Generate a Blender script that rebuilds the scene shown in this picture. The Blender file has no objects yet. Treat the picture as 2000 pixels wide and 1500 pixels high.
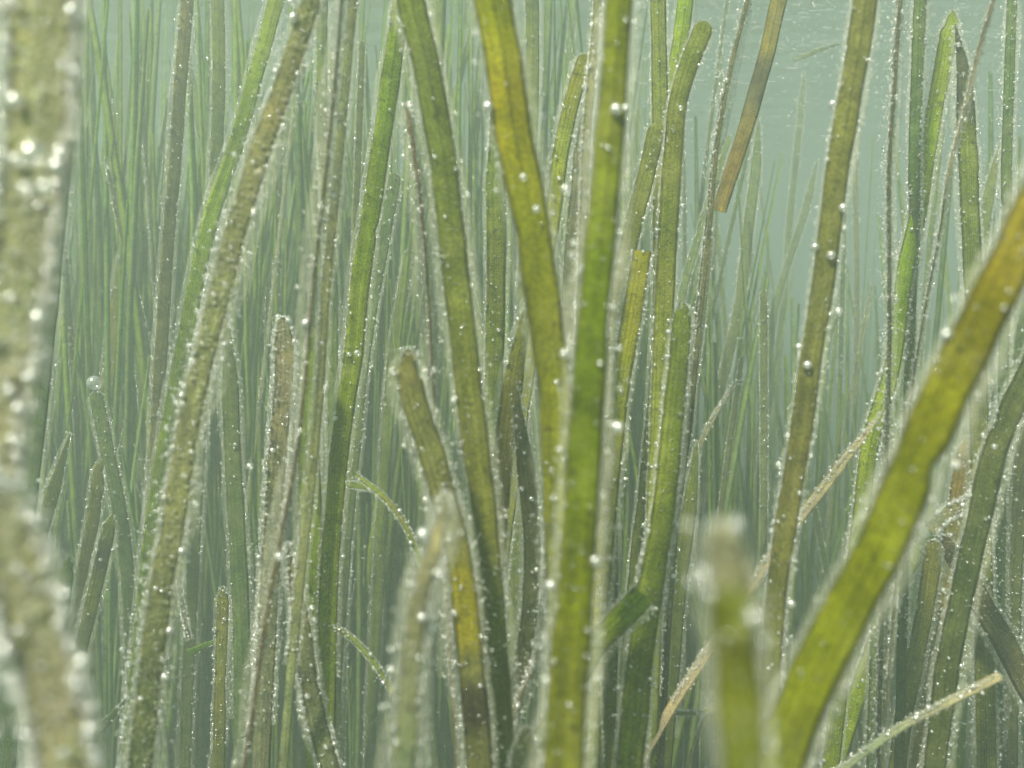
import bpy, math, random
import numpy as np
from mathutils import Vector

rng = np.random.default_rng(7)
random.seed(7)
R = math.radians

# ------------------------------------------------------------------ camera, sky, sun, exposure
S = bpy.context.scene
COL = S.collection
CZ = 0.60                     # the lens is 60 cm above the seabed
F = 1570.0                    # focal length in pixels of a 2000 px wide picture
cam_d = bpy.data.cameras.new("camera")
cam = bpy.data.objects.new("camera", cam_d)
COL.objects.link(cam)
cam.location = (0, 0, CZ)
cam.rotation_euler = (R(90), 0, 0)
cam_d.sensor_width = 36
cam_d.lens = 36 * F / 2000
cam_d.clip_start = 0.005
cam_d.clip_end = 500
cam_d.dof.use_dof = True
cam_d.dof.focus_distance = 0.38
cam_d.dof.aperture_fstop = 13.0
S.camera = cam

SUN_TO = Vector((-0.46, -0.66, 0.98)).normalized()
world = bpy.data.worlds.new("World")
S.world = world
world.use_nodes = True
wn, wl = world.node_tree.nodes, world.node_tree.links
wn.clear()
wo = wn.new("ShaderNodeOutputWorld")
wb = wn.new("ShaderNodeBackground")
ws = wn.new("ShaderNodeTexSky")
ws.sky_type = 'NISHITA'
ws.sun_disc = False
ws.sun_elevation = math.asin(SUN_TO.z)
ws.sun_rotation = math.atan2(SUN_TO.x, SUN_TO.y)
wb.inputs[1].default_value = 0.06
wl.new(ws.outputs[0], wb.inputs[0])
wl.new(wb.outputs[0], wo.inputs[0])

sun_d = bpy.data.lights.new("sun", 'SUN')
sun_d.energy = 5.0
sun_d.angle = R(4)      # turbid water spreads the sun
sun_d.color = (1.0, 0.96, 0.78)
sun = bpy.data.objects.new("sun", sun_d)
COL.objects.link(sun)
sun.rotation_euler = (-SUN_TO).to_track_quat('-Z', 'Y').to_euler()
sun.location = (0, 0, 6)

S.view_settings.view_transform = 'Standard'
S.view_settings.look = 'None'
S.view_settings.exposure = 1.85
S.view_settings.gamma = 1.0
S.render.engine = 'CYCLES'
cy = S.cycles
cy.use_denoising = True
cy.max_bounces = 10
cy.diffuse_bounces = 3
cy.glossy_bounces = 2
cy.transmission_bounces = 3
cy.transparent_max_bounces = 24
cy.volume_bounces = 2
cy.sample_clamp_indirect = 3.0
cy.caustics_reflective = False
cy.caustics_refractive = False

HAZE_DENSITY = 1.05
HAZE_COLOR = (0.375, 0.475, 0.435)
HAZE_G = 0.2
WATER_TOP = CZ + 0.42

# ------------------------------------------------------------------ node helpers
def material(name):
    m = bpy.data.materials.new(name)
    m.use_nodes = True
    m.node_tree.nodes.clear()
    return m, m.node_tree.nodes, m.node_tree.links

def node(ns, kind, **kw):
    n = ns.new(kind)
    for k, v in kw.items():
        if k.startswith('i_'):
            n.inputs[k[2:].replace('_', ' ')].default_value = v
        else:
            setattr(n, k, v)
    return n

def ramp(ns, stops):
    n = ns.new("ShaderNodeValToRGB")
    e = n.color_ramp.elements
    while len(e) < len(stops):
        e.new(0.5)
    for k, (p, c) in enumerate(stops):
        e[k].position = p
        e[k].color = (*c, 1) if len(c) == 3 else c
    return n

def leaf_material():
    m, ns, ls = material("eelgrass_leaf")
    out = ns.new("ShaderNodeOutputMaterial")
    att = node(ns, "ShaderNodeAttribute", attribute_name="tint")
    uv = ns.new("ShaderNodeUVMap")
    mp = ns.new("ShaderNodeMapping")
    mp.inputs['Scale'].default_value = (7, 900, 1)
    ls.new(uv.outputs[0], mp.inputs[0])
    geo = ns.new("ShaderNodeTexCoord")
    # cells of green tissue, about 0.4 mm, and broader pale/dark patches
    n1 = node(ns, "ShaderNodeTexNoise", i_Scale=1900.0, i_Detail=2.0, i_Roughness=0.6)
    n2 = node(ns, "ShaderNodeTexNoise", i_Scale=150.0, i_Detail=4.0, i_Roughness=0.6)
    n3 = node(ns, "ShaderNodeTexNoise", i_Scale=230.0, i_Detail=4.0, i_Roughness=0.7)
    for n in (n1, n2, n3):
        ls.new(geo.outputs['Object'], n.inputs['Vector'])
    # lengthwise veins
    vm = ns.new("ShaderNodeMapping")
    vm.inputs['Scale'].default_value = (15, 9, 1)
    ls.new(uv.outputs[0], vm.inputs[0])
    nv = node(ns, "ShaderNodeTexNoise", i_Scale=1.0, i_Detail=2.0)
    ls.new(vm.outputs[0], nv.inputs['Vector'])
    r1 = ramp(ns, [(0.32, (0.5, 0.52, 0.5)), (0.70, (1.55, 1.5, 1.4))])
    r2 = ramp(ns, [(0.32, (0.72, 0.74, 0.74)), (0.70, (1.28, 1.24, 1.0))])
    rv = ramp(ns, [(0.35, (0.66, 0.68, 0.66)), (0.65, (1.28, 1.26, 1.2))])
    r3 = ramp(ns, [(0.60, (0, 0, 0)), (0.68, (1, 1, 1))])
    ls.new(n1.outputs['Fac'], r1.inputs[0]); ls.new(n2.outputs['Fac'], r2.inputs[0])
    ls.new(n3.outputs['Fac'], r3.inputs[0]); ls.new(nv.outputs['Fac'], rv.inputs[0])
    def mul(a, b, f=1.0):
        x = node(ns, "ShaderNodeMix", data_type='RGBA', blend_type='MULTIPLY')
        x.inputs['Factor'].default_value = f
        ls.new(a, x.inputs[6]); ls.new(b, x.inputs[7])
        return x.outputs[2]
    c = mul(att.outputs['Color'], r1.outputs[0])
    c = mul(c, r2.outputs[0])
    c = mul(c, rv.outputs[0])
    spot = node(ns, "ShaderNodeMix", data_type='RGBA', blend_type='MIX')
    sf = node(ns, "ShaderNodeMath", operation='MULTIPLY'); sf.inputs[1].default_value = 0.65
    ls.new(r3.outputs[0], sf.inputs[0])
    ls.new(sf.outputs[0], spot.inputs['Factor'])
    ls.new(c, spot.inputs[6]); spot.inputs[7].default_value = (0.07, 0.06, 0.03, 1)
    c = spot.outputs[2]
    # silt settled in soft patches
    n4 = node(ns, "ShaderNodeTexNoise", i_Scale=75.0, i_Detail=6.0, i_Roughness=0.65)
    ls.new(geo.outputs['Object'], n4.inputs['Vector'])
    r4 = ramp(ns, [(0.48, (0, 0, 0)), (0.72, (0.36, 0.36, 0.36))])
    ls.new(n4.outputs['Fac'], r4.inputs[0])
    silt = node(ns, "ShaderNodeMix", data_type='RGBA', blend_type='MIX')
    ls.new(r4.outputs[0], silt.inputs['Factor'])
    ls.new(c, silt.inputs[6]); silt.inputs[7].default_value = (0.40, 0.40, 0.18, 1)
    c = silt.outputs[2]
    bmp = node(ns, "ShaderNodeBump", i_Strength=0.35, i_Distance=0.0002)
    ls.new(n1.outputs['Fac'], bmp.inputs['Height'])
    pr = node(ns, "ShaderNodeBsdfPrincipled", i_Roughness=0.5)
    pr.inputs['Specular IOR Level'].default_value = 0.06
    ls.new(c, pr.inputs['Base Color']); ls.new(bmp.outputs[0], pr.inputs['Normal'])
    tr = ns.new("ShaderNodeBsdfTranslucent")
    ls.new(c, tr.inputs['Color']); ls.new(bmp.outputs[0], tr.inputs['Normal'])
    mx = ns.new("ShaderNodeMixShader"); mx.inputs[0].default_value = 0.62
    ls.new(pr.outputs[0], mx.inputs[1]); ls.new(tr.outputs[0], mx.inputs[2])
    ls.new(mx.outputs[0], out.inputs['Surface'])
    return m

def film_material(name, col, dens, scale):
    """soft silty film: part of the light goes straight through"""
    m, ns, ls = material(name)
    out = ns.new("ShaderNodeOutputMaterial")
    geo = ns.new("ShaderNodeTexCoord")
    n1 = node(ns, "ShaderNodeTexNoise", i_Scale=scale, i_Detail=4.0, i_Roughness=0.7)
    ls.new(geo.outputs['Object'], n1.inputs['Vector'])
    rf = node(ns, "ShaderNodeMapRange")
    rf.inputs['From Min'].default_value = 0.3; rf.inputs['From Max'].default_value = 0.72
    rf.inputs['To Min'].default_value = dens * 0.45; rf.inputs['To Max'].default_value = min(1, dens * 1.7)
    ls.new(n1.outputs['Fac'], rf.inputs['Value'])
    df = node(ns, "ShaderNodeBsdfDiffuse", i_Color=(*col, 1))
    tl = node(ns, "ShaderNodeBsdfTranslucent", i_Color=(*col, 1))
    a = ns.new("ShaderNodeMixShader"); a.inputs[0].default_value = 0.55
    ls.new(df.outputs[0], a.inputs[1]); ls.new(tl.outputs[0], a.inputs[2])
    tp = ns.new("ShaderNodeBsdfTransparent")
    b = ns.new("ShaderNodeMixShader")
    ls.new(rf.outputs[0], b.inputs[0]); ls.new(tp.outputs[0], b.inputs[1]); ls.new(a.outputs[0], b.inputs[2])
    ls.new(b.outputs[0], out.inputs['Surface'])
    return m

def bubble_material():
    m, ns, ls = material("air_bubble")
    out = ns.new("ShaderNodeOutputMaterial")
    lw = node(ns, "ShaderNodeLayerWeight", i_Blend=0.35)
    rp = node(ns, "ShaderNodeMapRange")
    rp.inputs['To Min'].default_value = 0.6; rp.inputs['To Max'].default_value = 1.0
    ls.new(lw.outputs['Facing'], rp.inputs['Value'])
    # some films are clear, some silvered: each bubble its own
    gi = ns.new("ShaderNodeNewGeometry")
    rk = node(ns, "ShaderNodeMapRange"); rk.inputs['To Min'].default_value = 0.22; rk.inputs['To Max'].default_value = 1.0
    pw = node(ns, "ShaderNodeMath", operation='POWER'); pw.inputs[1].default_value = 1.0
    ls.new(gi.outputs['Random Per Island'], pw.inputs[0]); ls.new(pw.outputs[0], rk.inputs['Value'])
    mk = node(ns, "ShaderNodeMath", operation='MULTIPLY')
    ls.new(rp.outputs[0], mk.inputs[0]); ls.new(rk.outputs[0], mk.inputs[1])
    gl = node(ns, "ShaderNodeBsdfGlossy", i_Roughness=0.18, i_Color=(1, 1, 1, 1))
    df = node(ns, "ShaderNodeBsdfTranslucent", i_Color=(0.95, 0.97, 0.93, 1))
    d2 = node(ns, "ShaderNodeBsdfDiffuse", i_Color=(0.95, 0.97, 0.93, 1))
    q = ns.new("ShaderNodeMixShader"); q.inputs[0].default_value = 0.5
    ls.new(df.outputs[0], q.inputs[1]); ls.new(d2.outputs[0], q.inputs[2])
    a = ns.new("ShaderNodeMixShader"); a.inputs[0].default_value = 0.6
    ls.new(q.outputs[0], a.inputs[1]); ls.new(gl.outputs[0], a.inputs[2])
    tp = ns.new("ShaderNodeBsdfTransparent")
    b = ns.new("ShaderNodeMixShader")
    ls.new(mk.outputs[0], b.inputs[0]); ls.new(tp.outputs[0], b.inputs[1]); ls.new(a.outputs[0], b.inputs[2])
    ls.new(b.outputs[0], out.inputs['Surface'])
    return m

def crust_material():
    m, ns, ls = material("algae_crust")
    out = ns.new("ShaderNodeOutputMaterial")
    geo = ns.new("ShaderNodeTexCoord")
    n1 = node(ns, "ShaderNodeTexNoise", i_Scale=420.0, i_Detail=5.0, i_Roughness=0.7)
    n2 = node(ns, "ShaderNodeTexNoise", i_Scale=90.0, i_Detail=3.0)
    ls.new(geo.outputs['Object'], n1.inputs['Vector']); ls.new(geo.outputs['Object'], n2.inputs['Vector'])
    r1 = ramp(ns, [(0.30, (0.42, 0.45, 0.26)), (0.5, (0.66, 0.65, 0.52)), (0.70, (0.84, 0.80, 0.70))])
    r2 = ramp(ns, [(0.35, (0.9, 1.0, 0.75)), (0.65, (1.0, 0.97, 0.95))])
    ls.new(n1.outputs['Fac'], r1.inputs[0]); ls.new(n2.outputs['Fac'], r2.inputs[0])
    x = node(ns, "ShaderNodeMix", data_type='RGBA', blend_type='MULTIPLY'); x.inputs['Factor'].default_value = 1
    ls.new(r1.outputs[0], x.inputs[6]); ls.new(r2.outputs[0], x.inputs[7])
    df = ns.new("ShaderNodeBsdfDiffuse"); tl = ns.new("ShaderNodeBsdfTranslucent")
    ls.new(x.outputs[2], df.inputs[0]); ls.new(x.outputs[2], tl.inputs[0])
    a = ns.new("ShaderNodeMixShader"); a.inputs[0].default_value = 0.5
    ls.new(df.outputs[0], a.inputs[1]); ls.new(tl.outputs[0], a.inputs[2])
    tp = ns.new("ShaderNodeBsdfTransparent")
    b = ns.new("ShaderNodeMixShader"); b.inputs[0].default_value = 0.6
    ls.new(tp.outputs[0], b.inputs[1]); ls.new(a.outputs[0], b.inputs[2])
    ls.new(b.outputs[0], out.inputs['Surface'])
    return m

def seabed_material():
    m, ns, ls = material("silty_sand")
    out = ns.new("ShaderNodeOutputMaterial")
    geo = ns.new("ShaderNodeTexCoord")
    n1 = node(ns, "ShaderNodeTexNoise", i_Scale=35.0, i_Detail=8.0, i_Roughness=0.7)
    ls.new(geo.outputs['Object'], n1.inputs['Vector'])
    r1 = ramp(ns, [(0.3, (0.07, 0.07, 0.045)), (0.7, (0.20, 0.18, 0.12))])
    ls.new(n1.outputs['Fac'], r1.inputs[0])
    df = ns.new("ShaderNodeBsdfDiffuse")
    ls.new(r1.outputs[0], df.inputs[0]); ls.new(df.outputs[0], out.inputs['Surface'])
    return m

def water_material():
    m, ns, ls = material("water_surface")
    out = ns.new("ShaderNodeOutputMaterial")
    geo = ns.new("ShaderNodeTexCoord")
    mp = ns.new("ShaderNodeMapping"); mp.inputs['Scale'].default_value = (4, 12, 4)
    ls.new(geo.outputs['Object'], mp.inputs[0])
    n1 = node(ns, "ShaderNodeTexNoise", i_Scale=2.0, i_Detail=4.0)
    ls.new(mp.outputs[0], n1.inputs['Vector'])
    bmp = node(ns, "ShaderNodeBump", i_Strength=0.5, i_Distance=0.02)
    ls.new(n1.outputs['Fac'], bmp.inputs['Height'])
    fr = node(ns, "ShaderNodeFresnel", i_IOR=1.33)
    ls.new(bmp.outputs[0], fr.inputs['Normal'])
    tp = ns.new("ShaderNodeBsdfTransparent")
    gl = node(ns, "ShaderNodeBsdfGlossy", i_Roughness=0.04)
    ls.new(bmp.outputs[0], gl.inputs['Normal'])
    a = ns.new("ShaderNodeMixShader")
    ls.new(fr.outputs[0], a.inputs[0]); ls.new(tp.outputs[0], a.inputs[1]); ls.new(gl.outputs[0], a.inputs[2])
    ls.new(a.outputs[0], out.inputs['Surface'])
    return m

M_LEAF = leaf_material()
M_FILM = film_material("biofilm", (0.80, 0.80, 0.64), 0.15, 300.0)
M_FUZZ = film_material("algae_hair", (0.72, 0.71, 0.58), 0.60, 2500.0)
M_BUB = bubble_material()
M_CRUST = crust_material()

# ------------------------------------------------------------------ mesh helpers
def build_mesh(name, V, quads=None, tris=None, mat=None, smooth=True, uv=None, tint=None):
    me = bpy.data.meshes.new(name)
    V = np.asarray(V, dtype=np.float32)
    nq = 0 if quads is None else len(quads)
    nt = 0 if tris is None else len(tris)
    idx = []
    if nq: idx.append(np.asarray(quads, dtype=np.int32).ravel())
    if nt: idx.append(np.asarray(tris, dtype=np.int32).ravel())
    idx = np.concatenate(idx)
    me.vertices.add(len(V)); me.vertices.foreach_set("co", V.ravel())
    me.loops.add(len(idx)); me.loops.foreach_set("vertex_index", idx)
    tot = np.concatenate([np.full(nq, 4, np.int32), np.full(nt, 3, np.int32)])
    st = np.concatenate([[0], np.cumsum(tot)[:-1]]).astype(np.int32)
    me.polygons.add(nq + nt)
    me.polygons.foreach_set("loop_start", st)
    me.polygons.foreach_set("loop_total", tot)
    me.polygons.foreach_set("use_smooth", np.full(nq + nt, smooth, dtype=bool))
    if uv is not None:
        l = me.uv_layers.new(name="UVMap")
        l.data.foreach_set("uv", np.asarray(uv, np.float32)[idx].ravel())
    if tint is not None:
        a = me.color_attributes.new("tint", 'FLOAT_COLOR', 'POINT')
        c = np.ones((len(V), 4), np.float32); c[:, :3] = np.clip(tint, 0.003, 0.9)
        a.data.foreach_set("color", c.ravel())
    me.update(calc_edges=True)
    me.validate()
    if mat: me.materials.append(mat)
    return me

def link(name, me, loc=(0, 0, 0), parent=None):
    o = bpy.data.objects.new(name, me)
    COL.objects.link(o)
    if parent is not None:
        o.parent = parent
    else:
        o.location = loc
    return o

def tag(o, label=None, cat=None, group=None, kind=None):
    if label: o['label'] = label
    if cat: o['category'] = cat
    if group: o['group'] = group
    if kind: o['kind'] = kind
    return o

def ico(sub):
    t = (1 + 5 ** .5) / 2
    v = np.array([(-1, t, 0), (1, t, 0), (-1, -t, 0), (1, -t, 0), (0, -1, t), (0, 1, t), (0, -1, -t), (0, 1, -t),
                  (t, 0, -1), (t, 0, 1), (-t, 0, -1), (-t, 0, 1)], float)
    f = [(0, 11, 5), (0, 5, 1), (0, 1, 7), (0, 7, 10), (0, 10, 11), (1, 5, 9), (5, 11, 4), (11, 10, 2), (10, 7, 6), (7, 1, 8),
         (3, 9, 4), (3, 4, 2), (3, 2, 6), (3, 6, 8), (3, 8, 9), (4, 9, 5), (2, 4, 11), (6, 2, 10), (8, 6, 7), (9, 8, 1)]
    v = [tuple(x / np.linalg.norm(x)) for x in v]
    for _ in range(sub):
        nf, mid = [], {}
        def m(a, b):
            k = (min(a, b), max(a, b))
            if k not in mid:
                p = np.array(v[a]) + np.array(v[b]); v.append(tuple(p / np.linalg.norm(p))); mid[k] = len(v) - 1
            return mid[k]
        for a, b, c in f:
            x, y, z = m(a, b), m(b, c), m(c, a)
            nf += [(a, x, z), (b, y, x), (c, z, y), (x, y, z)]
        f = nf
    return np.array(v), np.array(f)

ICO0, ICO1, ICO2 = ico(0), ico(1), ico(2)
OCTA = (np.array([(1, 0, 0), (-1, 0, 0), (0, 1, 0), (0, -1, 0), (0, 0, 1), (0, 0, -1)], float),
        np.array([(0, 2, 4), (2, 1, 4), (1, 3, 4), (3, 0, 4), (2, 0, 5), (1, 2, 5), (3, 1, 5), (0, 3, 5)]))

def spheres(P, r, base, squash=None):
    v, f = base
    n = len(P)
    X = v[None] * np.asarray(r)[:, None, None]
    if squash is not None:
        X = X * squash[:, None, :]
    X = X + P[:, None, :]
    T = f[None] + (np.arange(n) * len(v))[:, None, None]
    return X.reshape(-1, 3), T.reshape(-1, 3)

def hermite(t, P, ts):
    """smooth curve through P at parameters t, sampled at ts"""
    m = np.gradient(P, t, axis=0) if len(t) > 2 else np.repeat((P[1:] - P[:-1]) / (t[1] - t[0]), 2, 0)
    k = np.clip(np.searchsorted(t, ts, side='right') - 1, 0, len(t) - 2)
    h = (t[k + 1] - t[k]); s = ((ts - t[k]) / h)[:, None]; h = h[:, None]
    return ((2*s**3 - 3*s**2 + 1) * P[k] + (s**3 - 2*s**2 + s) * h * m[k]
            + (-2*s**3 + 3*s**2) * P[k + 1] + (s**3 - s**2) * h * m[k + 1])

def px(p):
    y = np.maximum(p[..., 1], 1e-4)
    return np.stack([1000 + F * p[..., 0] / y, 750 - F * (p[..., 2] - CZ) / y], -1)

def at(x, y, d):
    return np.array([(x - 1000) / F * d, d, CZ - (y - 750) / F * d])

def smooth_noise(n, k, amp):
    k = max(2, k)
    return np.interp(np.linspace(0, k - 1, n), np.arange(k), rng.normal(0, amp, k))

C = dict(G=(.23, .285, .002), Y=(.42, .44, .004), YG=(.32, .43, .006), O=(.24, .30, .045), D=(.38, .37, .22),
         BR=(.37, .30, .06), K=(.14, .15, .06), DG=(.18, .26, .08), OY=(.36, .36, .06), OB=(.26, .25, .09), PG=(.27, .34, .15))

HOST_BUBBLES = []     # (apparent size, host phrase, position, radius): the largest become things of their own
ANCHORS = []          # (phrase, pixel polyline) for telling the faint blades apart

def blade(label, pts, w, col='O', d=None, d2=None, w2=None, tip='none', yaw=0.0, film=(.28, .28), fuzz=0.5, bub=1.0,
          crust=0.0, name='eelgrass_blade', cat='eelgrass blade', group='eelgrass blades', patches=(), short=None,
          down=True, up=True, real=None, tipbub=0, wob=13.0, curve3d=None, wtop=None):
    """one leaf: a lens-shaped strip along a curve in space, with its film, hair, crust and bubbles as parts"""
    if curve3d is None:
        pts = np.array(pts, float)
        k = len(pts)
        if d is None: d = float(np.clip(11.5 / w, .07, 1.1))
        if d2 is None: d2 = d
        if d > .3: d = d2 = .3 + (d - .3) * 1.45
        if w2 is None: w2 = w
        dd = np.linspace(d, d2, k)
        P = np.array([at(x, y, q) for (x, y), q in zip(pts, dd)])
        W = np.linspace(w, w2, k) * dd / F if real is None else np.full(k, real)
        if short:
            ANCHORS.append((short, pts))
        top_open = up and pts[0, 1] <= 12
        nvis = int(np.clip(np.abs(pts[-1] - pts[0]).sum() / 14, 14, 110))
    else:
        P, W = curve3d
        k = len(P); top_open = False; nvis = 26; down = False
        d = float(P[:, 1].mean())
    pre, post = [], []
    if top_open:
        t = P[0] - P[1]; t = t / np.linalg.norm(t)
        z1 = min(WATER_TOP - .03, P[0][2] + .16)
        L = max(.01, (z1 - P[0][2])) / max(t[2], .4)
        pre = [P[0] + t * L + np.array([rng.normal(0, .02), rng.normal(0, .02), -.01]), P[0] + t * L * .5]
    if down:
        t = P[-1] - P[-2]; t = t / np.linalg.norm(t)
        h = P[-1][2]
        sl = np.clip(t[:2] / max(-t[2], .25), -1.0, 1.0)
        for s in (.15, .4, .7, 1.0):
            q = P[-1].copy(); q[:2] += sl * h * (s - s * s / 2) * .9; q[2] = h * (1 - s)
            post.append(q)
    A = np.array(list(pre) + list(P) + list(post))
    WA = np.concatenate([np.full(len(pre), W[0] * .95), W, W[-1] * np.array([1, .95, .85, .6])[:len(post)]])
    tt = np.concatenate([[0], np.cumsum(np.linalg.norm(np.diff(A, axis=0), axis=1))])
    i0, i1 = len(pre), len(pre) + k - 1
    ts = []
    if pre: ts += list(np.linspace(tt[0], tt[i0], 8)[:-1])
    if tip != 'none':
        ts += [tt[i0] + W[0] * s for s in (0, .03, .09, .18, .3, .45, .65)]
    start = tt[i0] + (W[0] * .9 if tip != 'none' else 0)
    ts += list(np.linspace(start, tt[i1], nvis))
    if post: ts += list(np.linspace(tt[i1], tt[-1], 10)[1:])
    ts = np.unique(np.array(ts)); ts = ts[ts <= tt[-1] + 1e-9]
    Q = hermite(tt, A, ts)
    wid = np.interp(ts, tt, WA)
    n = len(ts)
    s = ts - ts[0]
    if tip == 'round':
        u = np.clip(s / (.5 * W[0]), 0, 1); wid = wid * np.maximum(.06, np.sqrt(1 - (1 - u) ** 2))
    elif tip == 'point':
        u = np.clip(s / (5 * W[0]), 0, 1); wid = wid * np.maximum(.05, u ** .7)
    elif tip == 'ragged':
        u = np.clip(s / (1.2 * W[0]), 0, 1); wid = wid * np.maximum(.12, u ** .6 * (1 + smooth_noise(n, n, .12) * (u < 1)))
    wid = wid * (1 + smooth_noise(n, n // 4, .03))
    nick = np.zeros(n)
    if d < .45 and tip != 'cut':
        for _ in range(rng.integers(1, 5)):                # small bites out of one edge
            c_, sz = rng.uniform(ts[0], ts[-1]), wid.max() * rng.uniform(.12, .4)
            nick += rng.choice([-1, 1]) * rng.uniform(.08, .22) * np.exp(-((ts - c_) / sz) ** 2)
    wid = wid * (1 - np.abs(nick).clip(0, .4))
    T = np.gradient(Q, ts, axis=0); T /= np.linalg.norm(T, axis=1)[:, None]
    V = np.array([0, 0, CZ]) - Q
    V[:, 2] *= .3                                     # leaves face the open side of the stand, not the lens point
    V /= np.linalg.norm(V, axis=1)[:, None]
    n0 = V - (V * T).sum(1)[:, None] * T; n0 /= np.linalg.norm(n0, axis=1)[:, None]
    s0 = np.cross(T, n0)
    ya = R(yaw) + R(wob) * np.sin(np.linspace(0, rng.uniform(2, 6), n) + rng.uniform(0, 6))
    N = np.cos(ya)[:, None] * n0 + np.sin(ya)[:, None] * s0
    B = np.cross(T, N)
    base = Q[-1].copy() if down or curve3d is not None else Q[n // 2].copy()
    Q = Q - base
    th = np.clip(wid * .10, .00012, .0008)
    NA = 8
    ang = np.arange(NA) / NA * 2 * np.pi
    cu, sv = np.cos(ang), np.sin(ang)
    skew = nick * .9 + smooth_noise(n, max(4, n // 5), .05)
    if tip == 'ragged':
        skew = skew + smooth_noise(n, n, .35) * np.clip(1 - s / (1.6 * W[0]), 0, 1)
    X = Q[:, None] + B[:, None] * ((cu[None, :, None] + skew[:, None, None]) * wid[:, None, None] * .5) + N[:, None] * (sv[None, :, None] * th[:, None, None] * .5)
    ii, jj = np.meshgrid(np.arange(n - 1), np.arange(NA), indexing='ij')
    a = ii * NA + jj; b = ii * NA + (jj + 1) % NA
    quads = np.stack([a, b, b + NA, a + NA], -1).reshape(-1, 4)
    caps = np.concatenate([[(0, j, j + 1) for j in range(1, NA - 1)], [((n - 1) * NA, (n - 1) * NA + j + 1, (n - 1) * NA + j) for j in range(1, NA - 1)]])
    uv = np.stack([np.repeat((cu * .5 + .5)[None], n, 0), np.repeat(s[:, None], NA, 1)], -1).reshape(-1, 2)
    c0 = np.array(C[col]) if isinstance(col, str) else np.array(col)
    pix = px(Q + base)
    tint = np.repeat(c0[None], n, 0) * (1 + smooth_noise(n, max(3, n // 6), .10))[:, None]
    tint[:, 0] *= 1 + smooth_noise(n, 6, .08)
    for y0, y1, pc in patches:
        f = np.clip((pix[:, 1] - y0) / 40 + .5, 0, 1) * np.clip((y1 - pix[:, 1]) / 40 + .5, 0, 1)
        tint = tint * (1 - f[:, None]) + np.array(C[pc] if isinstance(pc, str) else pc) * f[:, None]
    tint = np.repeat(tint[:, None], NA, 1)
    if d < .4:                                         # browned, worn rims
        for j_ in (0, NA // 2):
            f = np.clip(.62 + smooth_noise(n, max(4, n // 2), .30), .22, 1.0)[:, None]
            tint[:, j_] = tint[:, j_] * f * np.array([1.08, .98, .9])
    tint = tint.reshape(-1, 3)
    o = link(name, build_mesh(name, X.reshape(-1, 3), quads, caps, M_LEAF, True, uv, tint), base)
    tag(o, label, cat, group)
    # stretch that the photograph shows
    vis = np.where((pix[:, 1] > -70) & (pix[:, 1] < 1570) & (pix[:, 0] > -120) & (pix[:, 0] < 2120))[0]
    if len(vis) < 3:
        return o
    v0, v1 = vis[0], vis[-1]
    Lpx = np.linalg.norm(np.diff(pix[v0:v1 + 1], axis=0), axis=1).sum()
    def frame(t):
        g = lambda arr: np.stack([np.interp(t, ts, arr[:, q]) for q in range(3)], 1)
        if edge_on:                                   # seen on its edge: the growth stands off both faces
            return g(Q), g(N), g(B), np.interp(t, ts, th) + 1e-4, np.interp(t, ts, wid)
        return g(Q), g(B), g(N), np.interp(t, ts, wid), np.interp(t, ts, th)
    edge_on = abs(yaw) > 45
    wref = float(np.median(wid[v0:v1 + 1]))
    # --- film: a thin translucent fin of silt and slime along each edge
    if film[0] + film[1] > 0:
        m = int(np.clip(Lpx / 12, 10, 120))
        t = np.linspace(ts[v0], ts[v1], m)
        q, bb, nn, ww, hh = frame(t)
        Vs, Fs, off = [], [], 0
        wbar = wref
        for sg, fr in ((-1, film[0]), (1, film[1])):
            if fr <= 0: continue
            ext = fr * wbar * (1 + smooth_noise(m, m // 2, .06) + smooth_noise(m, m // 7, .22)).clip(.3, 2.2)
            ext *= np.clip(.15 + np.arange(m) / 3, 0, 1)
            inner = q + bb * (sg * ww * .46)[:, None]
            outer = q + bb * (sg * (ww * .5 + ext))[:, None] + nn * smooth_noise(m, m // 4, wbar * .06)[:, None]
            mid = (inner + outer) / 2
            tk = (wbar * .07)
            ring = np.stack([inner, mid + nn * tk, outer, mid - nn * tk], 1)
            Vs.append(ring.reshape(-1, 3))
            i2, j2 = np.meshgrid(np.arange(m - 1), np.arange(4), indexing='ij')
            a = i2 * 4 + j2; b = i2 * 4 + (j2 + 1) % 4
            Fs.append(np.stack([a, b, b + 4, a + 4], -1).reshape(-1, 4) + off); off += m * 4
        me = build_mesh("biofilm", np.concatenate(Vs), np.concatenate(Fs), None, M_FILM, True)
        tag(link("biofilm", me, parent=o), kind='stuff')
    # --- hair: fine algal filaments standing off the leaf
    nh = int(fuzz * Lpx * 2.2)
    if nh > 20:
        t = rng.uniform(ts[v0], ts[v1], nh)
        q, bb, nn, ww, hh = frame(t)
        edge = rng.random(nh) < .93
        side = rng.choice([-1., 1.], nh)
        e = np.where(edge, side * .5, rng.uniform(-.5, .5, nh))
        fs = rng.choice([-1., 1.], nh)
        root = q + bb * (e * ww)[:, None] + nn * (fs * hh * .4)[:, None]
        dirv = bb * np.where(edge, side, 0)[:, None] + nn * np.where(edge, rng.normal(0, .6, nh), fs)[:, None] + rng.normal(0, .55, (nh, 3))
        dirv /= np.linalg.norm(dirv, axis=1)[:, None]
        ln = wref * rng.gamma(3, .05, nh) * (1 + .0)
        tipp = root + dirv * ln[:, None]
        sv_ = np.cross(dirv, rng.normal(0, 1, (nh, 3))); sv_ /= np.linalg.norm(sv_, axis=1)[:, None]
        hw = np.clip(.00028 * d, .00002, .00012)
        Vh = np.stack([root - sv_ * hw, root + sv_ * hw, tipp], 1).reshape(-1, 3)
        Th = np.arange(nh * 3).reshape(-1, 3)
        tag(link("algae_hair", build_mesh("algae_hair", Vh, None, Th, M_FUZZ, False), parent=o), kind='stuff')
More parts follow.
